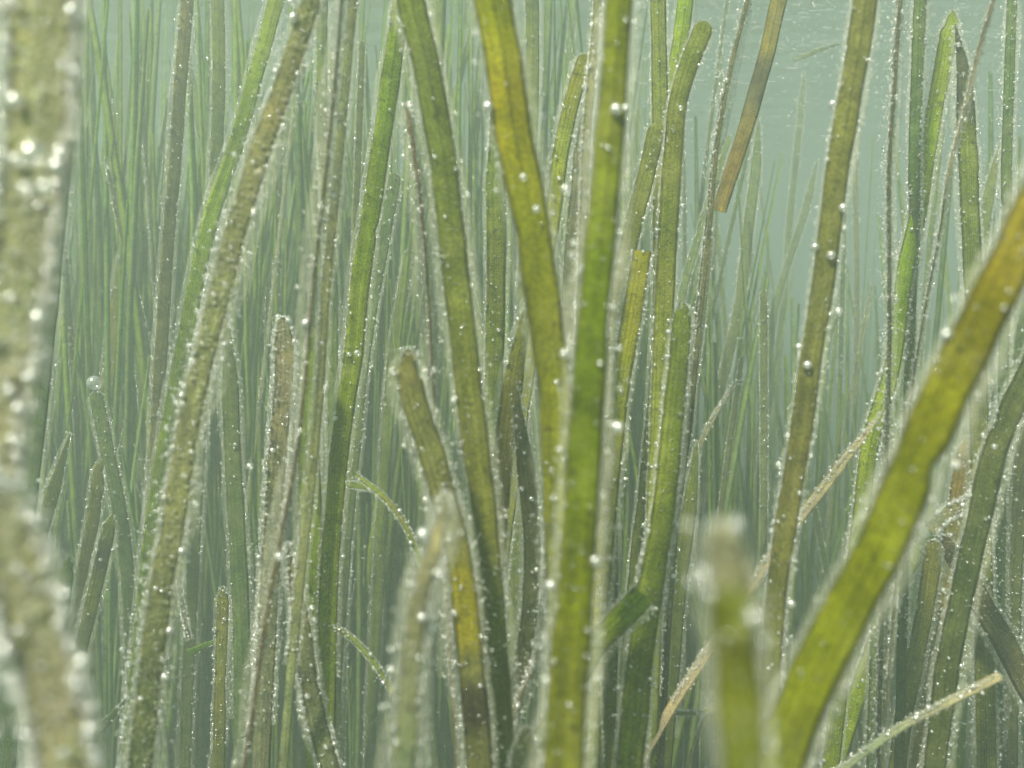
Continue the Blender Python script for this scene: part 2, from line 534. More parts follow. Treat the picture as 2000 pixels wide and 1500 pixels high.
    # --- crust: lumps of settled silt and algae
    nc = int(crust * Lpx * 2.6)
    if nc > 5:
        t = rng.uniform(ts[v0], ts[v1], nc)
        q, bb, nn, ww, hh = frame(t)
        e = np.clip(rng.normal(-.1, .36, nc), -.62, .62)
        fs = rng.choice([-1., 1.], nc, p=[.35, .65])
        rr = wref * rng.lognormal(math.log(.026), .5, nc)
        P_ = q + bb * (e * ww)[:, None] + nn * (fs * (hh * .4 + rr * .3))[:, None]
        sq = rng.uniform(.55, 1.5, (nc, 3))
        Vc, Tc = spheres(P_, rr, ICO1 if nc > 1200 else ICO2, sq)
        # lumpy, not round
        nv = len(Vc) // nc
        jit = 1 + rng.normal(0, .16, (nc, nv, 1))
        Vc = (P_[:, None] + (Vc.reshape(nc, nv, 3) - P_[:, None]) * jit).reshape(-1, 3)
        tag(link("algae_crust", build_mesh("algae_crust", Vc, None, Tc, M_CRUST, True), parent=o), kind='stuff')
    # --- bubbles clinging to hair and leaf
    nb = int(bub * Lpx * (1.3 if d < .25 else 2.1))
    if nb > 3:
        t = rng.uniform(ts[v0], ts[v1], nb)
        cl = rng.uniform(ts[v0], ts[v1], max(3, nb // 12))              # loose clusters along the leaf
        pick = rng.random(nb) < .5
        t = np.where(pick, np.clip(rng.choice(cl, nb) + rng.normal(0, np.median(wid) * .6, nb), ts[v0], ts[v1]), t)
        if tipbub:
            t = np.concatenate([t, ts[v0] + np.abs(rng.normal(0, W[0] * 1.0, tipbub))]); nb = len(t)
        q, bb, nn, ww, hh = frame(t)
        fm = max(film[0], film[1], .2)
        u = rng.random(nb)
        side = rng.choice([-1., 1.], nb)
        e = np.where(u < .86, side * (.5 + fm * np.abs(rng.normal(0, .5, nb)) * wref / ww), rng.uniform(-.5, .5, nb))
        fs = rng.choice([-1., 1.], nb, p=[.25, .75])
        r = (.00007 + .00043 * d) * rng.lognormal(-.22, .68, nb) * (1.3 if crust > .65 and d < .12 else 1)
        r = np.minimum(r, .0011)
        Pb = q + bb * (e * ww)[:, None] + nn * (np.where(u < .86, rng.normal(0, .10, nb) * wref, fs * (hh * .5 + r)))[:, None]
        keep = np.ones(nb, bool)
        if short and d < .36:
            order = np.argsort(-r)[:max(3, nb // 25)]
            for i in order:
                HOST_BUBBLES.append((r[i] / d, short, Pb[i] + base, float(r[i])))
        Vb, Tb = spheres(Pb[keep], r[keep], ICO1 if d < .26 else ICO0)
        tag(link("bubble_coat", build_mesh("bubble_coat", Vb, None, Tb, M_BUB, True), parent=o), kind='stuff')
    return o
#@@SETTING
# ------------------------------------------------------------------ setting
def sheet(name, size, nx, z, amp, mat, loc=(0, 0, 0)):
    g = np.linspace(-size, size, nx)
    X, Y = np.meshgrid(g, g, indexing='ij')
    Z = np.zeros_like(X)
    for _ in range(7):
        kx, ky, p = rng.uniform(-5, 5), rng.uniform(-5, 5), rng.uniform(0, 6)
        Z += amp * np.sin(kx * X + ky * Y + p)
    V = np.stack([X, Y, Z + z], -1).reshape(-1, 3)
    i, j = np.meshgrid(np.arange(nx - 1), np.arange(nx - 1), indexing='ij')
    a = (i * nx + j)
    q = np.stack([a, a + nx, a + nx + 1, a + 1], -1).reshape(-1, 4)
    return tag(link(name, build_mesh(name, V, q, None, mat, True), loc), kind='structure')
sheet("seabed", 7.0, 90, -.012, .0016, seabed_material())
sheet("water_surface", 7.0, 140, WATER_TOP, .0012, water_material())

def haze_box():
    m = bpy.data.materials.new("sea_haze"); m.use_nodes = True
    ns, ls = m.node_tree.nodes, m.node_tree.links
    ns.clear()
    out = ns.new("ShaderNodeOutputMaterial")
    v = ns.new("ShaderNodeVolumePrincipled")
    v.inputs['Color'].default_value = (*HAZE_COLOR, 1)
    v.inputs['Density'].default_value = HAZE_DENSITY
    v.inputs['Anisotropy'].default_value = HAZE_G
    ls.new(v.outputs[0], out.inputs['Volume'])
    s = 7.5
    z0, z1 = -1.0, WATER_TOP + .05
    V = [(-s, -s, z0), (s, -s, z0), (s, s, z0), (-s, s, z0), (-s, -s, z1), (s, -s, z1), (s, s, z1), (-s, s, z1)]
    q = [(0, 3, 2, 1), (4, 5, 6, 7), (0, 1, 5, 4), (1, 2, 6, 5), (2, 3, 7, 6), (3, 0, 4, 7)]
    return tag(link("haze", build_mesh("haze", V, q, None, m, False)), kind='stuff')
haze_box()
#@@BLADES
# ------------------------------------------------------------------ the leaves one can follow in the photograph
L = blade
# far left
L("thickly silt-crusted broad beige blade filling the left border of the view", [(84,-60),(76,200),(44,480),(8,740),(-24,1000),(-66,1500)], 120, (.46,.47,.33), d=.102, w2=84, yaw=38, film=(.25,.25), fuzz=3.2, bub=3.6, crust=.7, short="the crusted border blade")
L("silt-crusted beige blade bowing into the lower left corner, near the lens", [(-40,930),(22,1080),(62,1200),(104,1360),(134,1540)], 88, (.46,.47,.33), d=.086, w2=96, yaw=15, tip='ragged', film=(.3,.3), fuzz=3.2, bub=3.6, crust=.7, short="the crusted corner blade")
L("smooth olive green blade emerging from behind the crusted border blade", [(140,60),(128,250),(112,420),(96,600),(78,780),(60,930),(45,1080)], 33, 'DG', short="the smooth green blade beside the crust", bub=.8)
L("thin dusky blade, nearly upright, second from the crusted border blade", [(243,-10),(243,160),(250,320),(252,500),(262,700),(268,900)], 13, 'PG', fuzz=.3)
L("hair-thin dark edge-on blade crossing the pale gap at upper left", [(264,0),(274,180),(286,330),(298,500),(308,640),(318,800)], 9, 'K', d=.5, yaw=76, real=.007, fuzz=.3)
L("narrow dark olive blade right of the hair-thin dark one", [(368,-10),(355,130),(343,300),(328,480),(318,640),(308,800)], 24, 'OB', d=.42, short="the narrow dark olive blade")
L("upright mid green blade meeting the leaning yellow-green blade", [(425,-10),(428,150),(422,330),(414,500),(400,700)], 24, 'O', d=.45, short="the upright mid green blade")
L("pale blade slanting down-right to the upright mid green blade", [(372,120),(385,210),(402,300),(415,400),(425,560)], 18, 'PG', d=.55, tip='point')
L("yellow-green blade leaning right, between dark olive and brown-crusted blades", [(542,-10),(502,140),(455,300),(414,420),(382,560),(347,740),(322,880),(302,1000),(285,1140)], 30, 'YG', short="the leaning yellow-green blade", bub=.9)
L("brown-crusted leaning blade beaded with round bubbles on its dark right side", [(612,-10),(560,150),(512,290),(462,450),(412,650),(376,800),(346,980),(316,1150),(290,1350),(272,1510)], 35, (.40,.46,.24), d=.20, w2=44, film=(.55,.25), fuzz=1.6, bub=2.2, crust=.7, short="the brown-crusted blade")
L("edge-on blade drawn as one dark brown line inside a pale fuzzy margin", [(668,-10),(652,180),(631,380),(611,560),(600,700),(580,880),(550,1040),(520,1200),(492,1400),(475,1510)], 9, (.14,.11,.05), d=.2, yaw=84, real=.0062, film=(.45,.45), fuzz=1.0, bub=1.0, short="the edge-on brown line", wob=3)
L("pale fuzzy blade standing right beside the edge-on brown line", [(690,-10),(676,150),(655,380),(637,560),(626,740),(612,900),(590,1100),(570,1300)], 18, (.42,.44,.26), d=.24, film=(.4,.4), fuzz=.6, bub=.8)
L("straight dull green blade just left of the edge-on brown line, upper part", [(630,-10),(630,250),(640,420),(648,560),(650,700)], 22, 'O', d=.42)
L("wide plain green blade behind the brown line, lower middle of the left half", [(612,640),(606,760),(605,900),(608,1050),(612,1200),(618,1400)], 44, 'YG', d=.30, tip='point', short="the wide plain green blade", bub=.6)
L("slim bluish green blade between the wide green and bright yellow-green blades", [(650,560),(645,700),(638,850),(634,1000),(634,1150)], 17, 'DG', d=.5, tip='point')
L("bright yellow-green blade leaning slightly right, tallest of the left half", [(788,-10),(756,200),(730,380),(706,540),(690,700),(666,860),(654,980),(642,1150),(638,1320)], 37, 'YG', d=.30, film=(.2,.2), fuzz=.4, bub=.7, short="the bright yellow-green blade")
L("dark green blade with a blunt tip tucked against the bright yellow-green blade", [(772,338),(748,480),(722,620),(704,760),(690,900)], 24, 'DG', d=.42, tip='round')
L("very thin dark edge-on blade leaning right of the blunt dark green blade", [(802,285),(772,430),(758,590),(750,760)], 10, 'K', d=.55, yaw=76, real=.006, tip='point')
L("short olive blade with rounded tip just below the very thin dark one", [(803,488),(786,580),(768,700),(756,860)], 22, 'O', d=.48, tip='round')
L("frayed brown edge-on blade with sparkling tip left of the grey-olive blade", [(792,200),(806,280),(824,420),(838,600),(846,760),(856,900)], 10, (.19,.13,.06), d=.24, yaw=82, real=.006, film=(.15,.6), fuzz=1.1, bub=1.6, tip='ragged', tipbub=26, short="the frayed brown edge-on blade", wob=4)
L("broad grey-olive blade leaning left, its whole length in view", [(800,-10),(836,150),(866,330),(886,500),(907,680),(927,850),(946,1000),(957,1150),(971,1330),(980,1510)], 54, 'O', d=.21, w2=52, film=(.32,.32), fuzz=.6, bub=1.0, short="the grey-olive blade")
L("narrow dull blade just right of the grey-olive blade at the top", [(845,-10),(856,120),(868,260),(884,420),(900,600)], 18, 'O', d=.5)
L("brownish blade with frayed bubbly tip, dark fleck and glowing amber stretch", [(792,680),(812,790),(842,880),(872,990),(898,1100),(914,1250),(932,1420),(938,1510)], 52, (.30,.30,.10), d=.2, tip='ragged', film=(.25,.4), fuzz=.8, bub=1.1, tipbub=26, patches=[(1095,1270,(.40,.37,.012)),(1330,1430,(.10,.09,.04))], short="the brown and amber blade")
L("pale dusty blurred blade leaning left, capped by a cluster of bubbles", [(872,960),(852,1060),(822,1160),(806,1260),(796,1400),(788,1510)], 24, (.50,.50,.34), d=.135, w2=46, tip='point', film=(.75,.75), fuzz=2.0, bub=1.6, tipbub=20, crust=.08, short="the pale dusty blade")
# middle
L("slim olive green upright blade left of the broad yellow blade", [(966,160),(970,400),(969,600),(965,740),(960,860),(955,1000)], 38, 'O', d=.31, tip='point', short="the slim olive upright blade", film=(.2,.2), bub=.8)
L("broad bright yellow blade with brown specks leaning left across the middle", [(962,-10),(985,140),(1011,290),(1040,450),(1062,600),(1081,760),(1090,900),(1094,1040)], 76, 'Y', d=.168, w2=62, d2=.19, film=(.22,.3), fuzz=.5, bub=.75, short="the broad yellow blade")
L("broad saturated green blade, the brightest green, running full height in the middle", [(1211,-10),(1196,200),(1180,400),(1161,600),(1149,800),(1136,1000),(1121,1200),(1106,1400),(1099,1510)], 52, 'G', d=.155, d2=.13, w2=78, film=(.40,.40), fuzz=.25, bub=.85, short="the saturated green blade")
L("golden olive blade with rounded tip between the yellow and saturated green blades", [(1146,105),(1112,220),(1096,300),(1080,420),(1062,520)], 31, 'Y', d=.34, tip='round', film=(.2,.35), short="the golden olive blade")
L("olive-yellow blade reappearing low behind the broad yellow blade", [(1040,560),(1014,680),(996,790),(980,920),(968,1060)], 42, 'OY', d=.27, tip='point', film=(.2,.25), bub=.8)
L("mottled grey-green blade in the gap between yellow and saturated green blades", [(1152,150),(1134,330),(1118,480),(1110,620)], 30, 'D', d=.36, fuzz=.8, bub=1.4, tip='point')
L("upright olive blade behind the top of the broad yellow blade", [(1040,-10),(1040,120),(1038,240),(1030,420)], 26, 'O', d=.42)
L("thin bluish blade at the top centre between yellow and green blades", [(1120,-10),(1112,110),(1100,220),(1082,380)], 14, 'PG', d=.6)
L("fuzzy grey blade along the left top edge of the saturated green blade", [(1168,-10),(1160,100),(1148,240),(1140,420)], 16, (.26,.29,.12), d=.27, fuzz=.9, bub=1.3, film=(.4,.3))
L("straight grey-green upright blade right of the saturated green blade", [(1286,-10),(1289,200),(1291,400),(1290,600),(1284,740),(1266,920),(1250,1060)], 31, 'O', d=.33, film=(.18,.18), fuzz=.4, bub=.8, short="the straight grey-green blade")
L("olive blade with a smooth round tip leaning right at the top", [(1380,42),(1352,110),(1326,190),(1314,300),(1306,430),(1298,600)], 38, (.28,.34,.04), d=.29, tip='round', film=(.08,.08), fuzz=.3, bub=.6, short="the round-tipped olive blade")
L("upright olive blade passing behind the round-tipped olive blade", [(1340,-10),(1326,100),(1312,220),(1306,400)], 31, 'YG', d=.36, bub=.7)
L("olive blade leaning right, half hidden behind the straight grey-green blade", [(1285,240),(1258,360),(1234,450),(1214,560),(1200,700)], 36, 'O', d=.31, tip='round', film=(.25,.2), bub=.9)
L("short golden blade with blunt cut tip lined with sparkling bubbles", [(1255,490),(1240,580),(1226,660),(1210,770),(1196,900)], 38, 'Y', d=.29, tip='cut', film=(.25,.3), bub=1.2, tipbub=30, short="the blunt golden blade")
L("vivid yellow-green blade with frayed crusty tip, lower right of centre", [(1336,592),(1326,700),(1311,850),(1296,1000),(1270,1150),(1248,1320),(1230,1510)], 36, (.25,.33,.012), d=.27, d2=.22, w2=54, tip='ragged', film=(.22,.22), fuzz=.7, bub=1.0, tipbub=30, crust=.06, short="the vivid frayed blade")
L("tall narrow dark blade with a bubbly left edge, right of the round-tipped one", [(1462,-10),(1427,130),(1402,260),(1386,420),(1371,560),(1356,700),(1340,840),(1322,980),(1308,1120),(1296,1300)], 19, 'K', d=.32, yaw=55, real=.0062, film=(.5,.1), fuzz=.7, bub=1.2, short="the narrow dark blade")
L("smooth amber brown strip with a grey band, hanging from the surface, cut square", [(1522,-10),(1496,110),(1466,220),(1432,330),(1404,412)], 33, 'BR', d=.36, w2=28, tip='none', film=(0,0), fuzz=0, bub=.05, name='drifting_leaf', cat='dead leaf', group=None, patches=[(110,215,(.13,.12,.06))], down=False, short="the amber hanging strip", wob=3)
L("faint bubble-dotted blade with a narrow tip right of the amber strip's end", [(1482,228),(1477,320),(1462,450),(1446,580),(1422,700),(1392,830),(1368,960)], 19, 'PG', d=.55, tip='point', fuzz=.6, bub=1.6)
L("slim tan blade with a blunt tip just right of the narrow dark blade", [(1384,450),(1372,600),(1352,760),(1336,940)], 16, (.26,.24,.09), d=.44, tip='round', bub=1.2)
L("thin pale-edged blade with the highest lone tip in the right water gap", [(1571,138),(1561,250),(1546,400),(1536,520),(1520,700)], 12, 'PG', d=.75, tip='point', fuzz=.4, bub=1.1)
L("thin blade with a lower tip just right of the highest lone tip", [(1597,310),(1576,400),(1541,510),(1512,610),(1498,760)], 14, 'PG', d=.72, tip='point', fuzz=.4, bub=1.3)
# right
L("broad dull olive blade leaning right, full height, right of the amber strip", [(1692,-10),(1666,160),(1636,330),(1612,520),(1591,660),(1571,800),(1546,960),(1521,1120),(1508,1280),(1500,1510)], 47, (.24,.27,.07), d=.215, w2=36, film=(.25,.15), fuzz=.6, bub=1.2, short="the dull olive leaning blade")
L("upright grey edge-on blade with a glittering left fringe, top right", [(1757,-10),(1747,150),(1736,330),(1736,500),(1736,700),(1730,880)], 17, 'K', d=.3, yaw=62, real=.006, film=(.5,.1), fuzz=.8, bub=2.0, short="the glittering grey blade")
L("darker grey-green upright blade just right of the glittering grey blade", [(1798,-10),(1791,150),(1786,300),(1786,450),(1780,620)], 20, 'DG', d=.33, yaw=40, real=.006, film=(.3,.3), fuzz=.7, bub=1.8, short="the dark upright blade at top right")
L("bright olive blade with frayed tip leaning right near the top right corner", [(1862,20),(1843,120),(1822,230),(1806,330),(1788,440),(1770,520),(1756,620),(1742,720),(1704,850),(1682,1000)], 31, 'YG', d=.33, tip='ragged', film=(.3,.2), fuzz=.6, bub=1.2, tipbub=22, short="the bright frayed olive blade")
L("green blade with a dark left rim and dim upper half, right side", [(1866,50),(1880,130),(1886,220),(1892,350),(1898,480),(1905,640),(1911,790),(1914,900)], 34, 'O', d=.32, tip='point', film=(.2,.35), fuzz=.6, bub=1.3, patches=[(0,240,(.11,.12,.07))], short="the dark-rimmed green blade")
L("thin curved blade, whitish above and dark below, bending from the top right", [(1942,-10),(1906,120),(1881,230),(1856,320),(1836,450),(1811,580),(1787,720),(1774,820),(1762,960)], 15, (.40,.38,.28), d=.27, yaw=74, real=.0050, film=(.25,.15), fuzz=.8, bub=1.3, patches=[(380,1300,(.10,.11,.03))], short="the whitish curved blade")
L("grey-green upright blade nearest the right border, top", [(1977,-10),(1971,150),(1966,300),(1966,420),(1962,600)], 19, 'DG', d=.36, yaw=30, film=(.6,.3), fuzz=.8, bub=1.6)
L("short green blade with a pointed tip beside the right border", [(1953,280),(1932,380),(1920,460),(1908,600)], 20, 'O', d=.48, tip='point', bub=1.5)
L("wide golden-yellow blade slanting from the right border to the bottom", [(2260,-130),(2140,140),(2056,340),(1992,480),(1932,600),(1872,720),(1820,830),(1766,960),(1712,1080),(1652,1200),(1602,1300),(1556,1400),(1512,1510)], 80, (.30,.315,.003), d=.125, w2=90, film=(.33,.22), fuzz=.25, bub=.6, up=False, patches=[(250,560,(.36,.31,.005))], short="the golden slanting blade")
L("badly blurred blade very near the lens with a beige shaggy tip", [(1408,1010),(1418,1090),(1432,1200),(1442,1330),(1452,1510)], 84, (.27,.31,.045), d=.068, tip='ragged', film=(.35,.35), fuzz=1.8, bub=.12, crust=.10, patches=[(900,1150,(.46,.46,.34))], short="the blurred near blade")
L("dark green upright blade below the golden slanting blade", [(1732,1040),(1722,1160),(1716,1300),(1710,1510)], 34, 'DG', d=.31, film=(.15,.25), bub=.9, tip='point', short="the dark upright lower blade")
L("long olive blade leaning right through the lower right corner", [(2110,420),(2050,620),(2012,720),(1975,800),(1942,890),(1916,1000),(1882,1150),(1852,1300),(1824,1510)], 42, (.12,.15,.04), d=.27, film=(.35,.2), fuzz=.7, bub=1.3, up=False, short="the leaning lower right blade")
L("dusty beige blade bent over and leaning left, lower right", [(1838,1045),(1870,1090),(1905,1160),(1958,1250),(2004,1340),(2060,1440)], 42, (.26,.23,.12), d=.31, tip='ragged', film=(.2,.3), fuzz=.8, bub=1.2, crust=.12)
L("short folded bright green leaf end poking left of the bent dusty blade", [(1828,1048),(1802,1070),(1772,1104),(1748,1160)], 34, 'YG', d=.36, tip='ragged', bub=1.0, film=(.1,.1), tipbub=14)
L("yellow-olive blade standing below the folded bright green leaf end", [(1826,1055),(1808,1180),(1784,1300),(1764,1410),(1750,1520)], 32, 'OY', d=.34, tip='round', bub=1.2)
L("pale edge-on stalk lying diagonally across the lower right corner", [(1955,1318),(1850,1372),(1742,1430),(1660,1490),(1590,1540)], 17, (.6,.56,.42), d=.235, yaw=50, real=.0035, film=(.5,.3), fuzz=1.0, bub=1.6, tip='round', up=False)
L("pale bubbly edge-on stalk slanting up-right behind the dull olive blade", [(1724,805),(1655,890),(1595,970),(1556,1020),(1510,1080)], 17, (.6,.58,.45), d=.29, yaw=55, real=.005, film=(.4,.4), fuzz=.9, bub=1.6, tip='point', up=False)
L("short bubbly pale stalk slanting up-right above the blurred near blade", [(1545,1040),(1500,1110),(1462,1180),(1440,1230)], 13, (.45,.43,.32), d=.36, yaw=62, real=.005, film=(.4,.4), fuzz=.9, bub=2.0, tip='point', up=False)
L("thin bubbly pale stalk leaning right from behind the straight grey-green blade", [(1442,740),(1396,810),(1366,870),(1340,960)], 13, (.45,.43,.32), d=.42, yaw=60, real=.005, film=(.4,.4), fuzz=.8, bub=1.6, tip='point', up=False)
L("amber-spotted short blade between the golden and lower right blades", [(1892,850),(1880,920),(1868,1000),(1850,1100)], 32, (.30,.24,.03), d=.36, tip='ragged', bub=1.5)
L("tattered bubbly leaf scrap bridging to the leaning lower right blade", [(1925,955),(1885,985),(1845,1005),(1815,1035)], 22, 'D', d=.3, tip='ragged', film=(.4,.4), fuzz=1.4, bub=5.0, up=False, tipbub=30, name='leaf_scrap', cat='leaf scrap', down=False)
L("green blade leaning right against the right border, mid height", [(2060,250),(2034,430),(2010,590),(1990,700),(1975,820),(1962,960),(1950,1100)], 26, 'O', d=.42, bub=1.4, up=False)
L("olive blade leaning right from the right border, low", [(2085,350),(2050,590),(2020,800),(1992,950),(1978,1100),(1972,1300),(1968,1510)], 34, (.18,.18,.05), d=.36, bub=1.2, up=False)
L("green blade behind the dark-rimmed green blade, lower part", [(1900,900),(1895,1000),(1890,1150),(1880,1300)], 26, 'YG', d=.42, bub=1.0, tip='point')
L("broad short green leaf end jutting right from the saturated green blade", [(1256,1162),(1216,1204),(1176,1244),(1140,1300)], 46, 'YG', d=.22, tip='cut', film=(.3,.1), fuzz=.7, bub=1.1, tipbub=26, short="the jutting green leaf end")
L("grey-green blade close along the right of the saturated green blade, low", [(1194,860),(1190,1000),(1190,1200),(1186,1510)], 34, 'O', d=.3, tip='point', film=(.25,.2), bub=.9)
L("olive blade rising at the bottom between saturated green and vivid frayed blades", [(1168,1240),(1160,1340),(1152,1510)], 44, 'O', d=.24, tip='point', film=(.2,.2), bub=.8)
L("green blade right of the narrow dark blade, lower centre right", [(1362,860),(1348,980),(1330,1120),(1316,1260)], 30, 'O', d=.4, tip='point', bub=.9)
L("dark brown-olive blade bowing low between the grey-olive and yellow blades", [(1004,740),(1028,930),(1040,1080),(1034,1200),(1018,1300),(1000,1400)], 34, (.17,.165,.06), d=.27, tip='point', film=(.15,.35), fuzz=.7, bub=1.2, short="the bowed brown-olive blade")
L("thin dark edge-on blade curving below the bowed brown-olive blade", [(1075,1000),(1066,1120),(1058,1220),(1040,1310),(1000,1390)], 9, (.2,.16,.08), d=.25, yaw=80, real=.005, film=(.6,.3), fuzz=1.0, bub=1.6, up=False, tip='point')
L("stubby bubble-crusted tip at the bottom left of the saturated green blade", [(1028,1415),(1026,1460),(1022,1530)], 48, 'D', d=.19, tip='ragged', film=(.2,.2), fuzz=1.3, bub=2.2, tipbub=30, crust=.6)
L("bubble-encrusted grey blunt tip rising left of the edge-on brown line", [(552,618),(556,700),(550,800),(540,920),(530,1080)], 36, (.46,.46,.32), d=.28, tip='ragged', film=(.25,.25), fuzz=1.0, bub=3.2, tipbub=70, short="the bubble-encrusted tip")
L("bubbly ragged grey blade leaning left at the bottom left of the yellow-green blade", [(560,1060),(584,1190),(600,1310),(622,1420),(650,1520)], 36, 'D', d=.25, tip='point', film=(.3,.3), fuzz=1.2, bub=2.0)
L("wide upright green blade right of the brown-crusted blade, lower left", [(440,600),(450,760),(457,920),(466,1080),(472,1220),(474,1400)], 32, 'DG', d=.38, tip='point', bub=.9, short="the wide upright lower left blade")
L("slim dark blade left of the bubble-encrusted tip", [(520,400),(524,560),(526,760),(524,960)], 12, 'DG', d=.55, tip='point')
L("dark green blade leaning left with a big bubble at its tip, left side", [(186,765),(208,870),(234,1000),(246,1090),(256,1240)], 25, 'DG', d=.42, tip='round', short="the left-leaning dark blade")
L("dull blade leaning left beside the left-leaning dark blade", [(222,790),(252,880),(288,970),(306,1080)], 20, 'PG', d=.5, tip='point', bub=1.2)
L("slender yellowish blade with bubbly edges in the upper left haze", [(238,478),(228,590),(216,710),(206,860)], 22, 'OY', d=.5, tip='point', bub=1.3)
L("olive blade with blunt tip, tallest of the low cluster at left", [(196,898),(184,1000),(162,1120),(146,1260),(138,1420)], 24, 'OY', d=.40, tip='ragged', short="the low cluster at left")
L("slim olive blade leaning right at the left of the low cluster", [(137,846),(104,960),(72,1080),(50,1220)], 24, 'OY', d=.4, tip='point')
L("olive blade with a dark streak on the right of the low cluster", [(220,1005),(194,1120),(160,1260),(140,1420)], 25, 'O', d=.38, tip='ragged', patches=[(1060,1120,(.08,.08,.05))])
L("short bright olive blade in front of the low cluster at left", [(136,1085),(124,1180),(112,1300),(104,1450)], 26, 'YG', d=.36, tip='ragged', tipbub=10)
L("bright yellow-green arc of thin leaf drooping right, lower left half", [(590,962),(650,948),(700,948),(728,955)], 13, (.28,.36,.01), d=.4, film=(.2,.2), fuzz=.6, bub=1.6, up=False, name='thin_leaf', cat='thin leaf', group='thin curled leaves', down=False)
L("pale arching filament beaded with bubbles ending in a green stub", [(690,925),(740,962),(788,1020),(812,1070),(826,1105)], 9, (.38,.46,.10), d=.30, film=(.5,.5), fuzz=.7, bub=.8, up=False, name='thin_leaf', cat='thin leaf', group='thin curled leaves', down=False, patches=[(1050,1200,(.3,.4,.01))])
L("lower pale arching filament curling down toward the pale dusty blade", [(612,1222),(664,1232),(716,1276),(748,1320),(766,1350)], 9, (.38,.46,.10), d=.30, film=(.5,.5), fuzz=.7, bub=.8, up=False, name='thin_leaf', cat='thin leaf', group='thin curled leaves', down=False)
L("small vivid green leaf sliver floating right of the wide upright lower left blade", [(518,1045),(494,1068),(478,1104)], 17, (.2,.36,.01), d=.4, tip='point', film=(0,0), fuzz=.1, bub=.4, up=False, name='thin_leaf', cat='thin leaf', group='thin curled leaves', down=False)
L("small vivid green leaf sliver lying flat, crossing the yellowish stub", [(448,1244),(412,1256),(368,1276)], 16, (.2,.36,.01), d=.38, tip='point', film=(0,0), fuzz=.1, bub=.5, up=False, name='thin_leaf', cat='thin leaf', group='thin curled leaves', down=False)
L("yellowish stub of a blade with bright tip, lower left quarter", [(436,1145),(434,1230),(430,1340),(428,1460)], 22, 'OY', d=.36, tip='ragged', tipbub=16, patches=[(1100,1190,(.36,.36,.01))])
L("green leaf sliver slanting up-right in the lower left dark", [(258,1352),(226,1390),(190,1432)], 18, (.13,.22,.04), d=.36, tip='point', film=(0,0), fuzz=.2, bub=.5, up=False, name='thin_leaf', cat='thin leaf', group='thin curled leaves', down=False)
L("bubbly thin filament dangling left of the flat vivid green sliver", [(350,1130),(358,1190),(370,1250)], 8, (.5,.48,.36), d=.38, film=(.5,.5), fuzz=1.2, bub=3.0, up=False, name='thin_leaf', cat='thin leaf', group='thin curled leaves', down=False)
L("horizontal pale filament spanning low between vivid frayed and blurred blades", [(1262,1390),(1310,1392),(1370,1391),(1398,1380)], 9, (.5,.5,.34), d=.34, film=(.4,.4), fuzz=1.2, bub=1.6, up=False, name='thin_leaf', cat='thin leaf', group='thin curled leaves', down=False)
L("faint thin leaf drifting flat in the open water, top right", [(1650,84),(1610,94),(1575,108),(1550,118)], 9, (.3,.36,.2), d=.55, tip='point', film=(0,0), fuzz=.3, bub=.3, up=False, name='thin_leaf', cat='thin leaf', group='thin curled leaves', down=False)

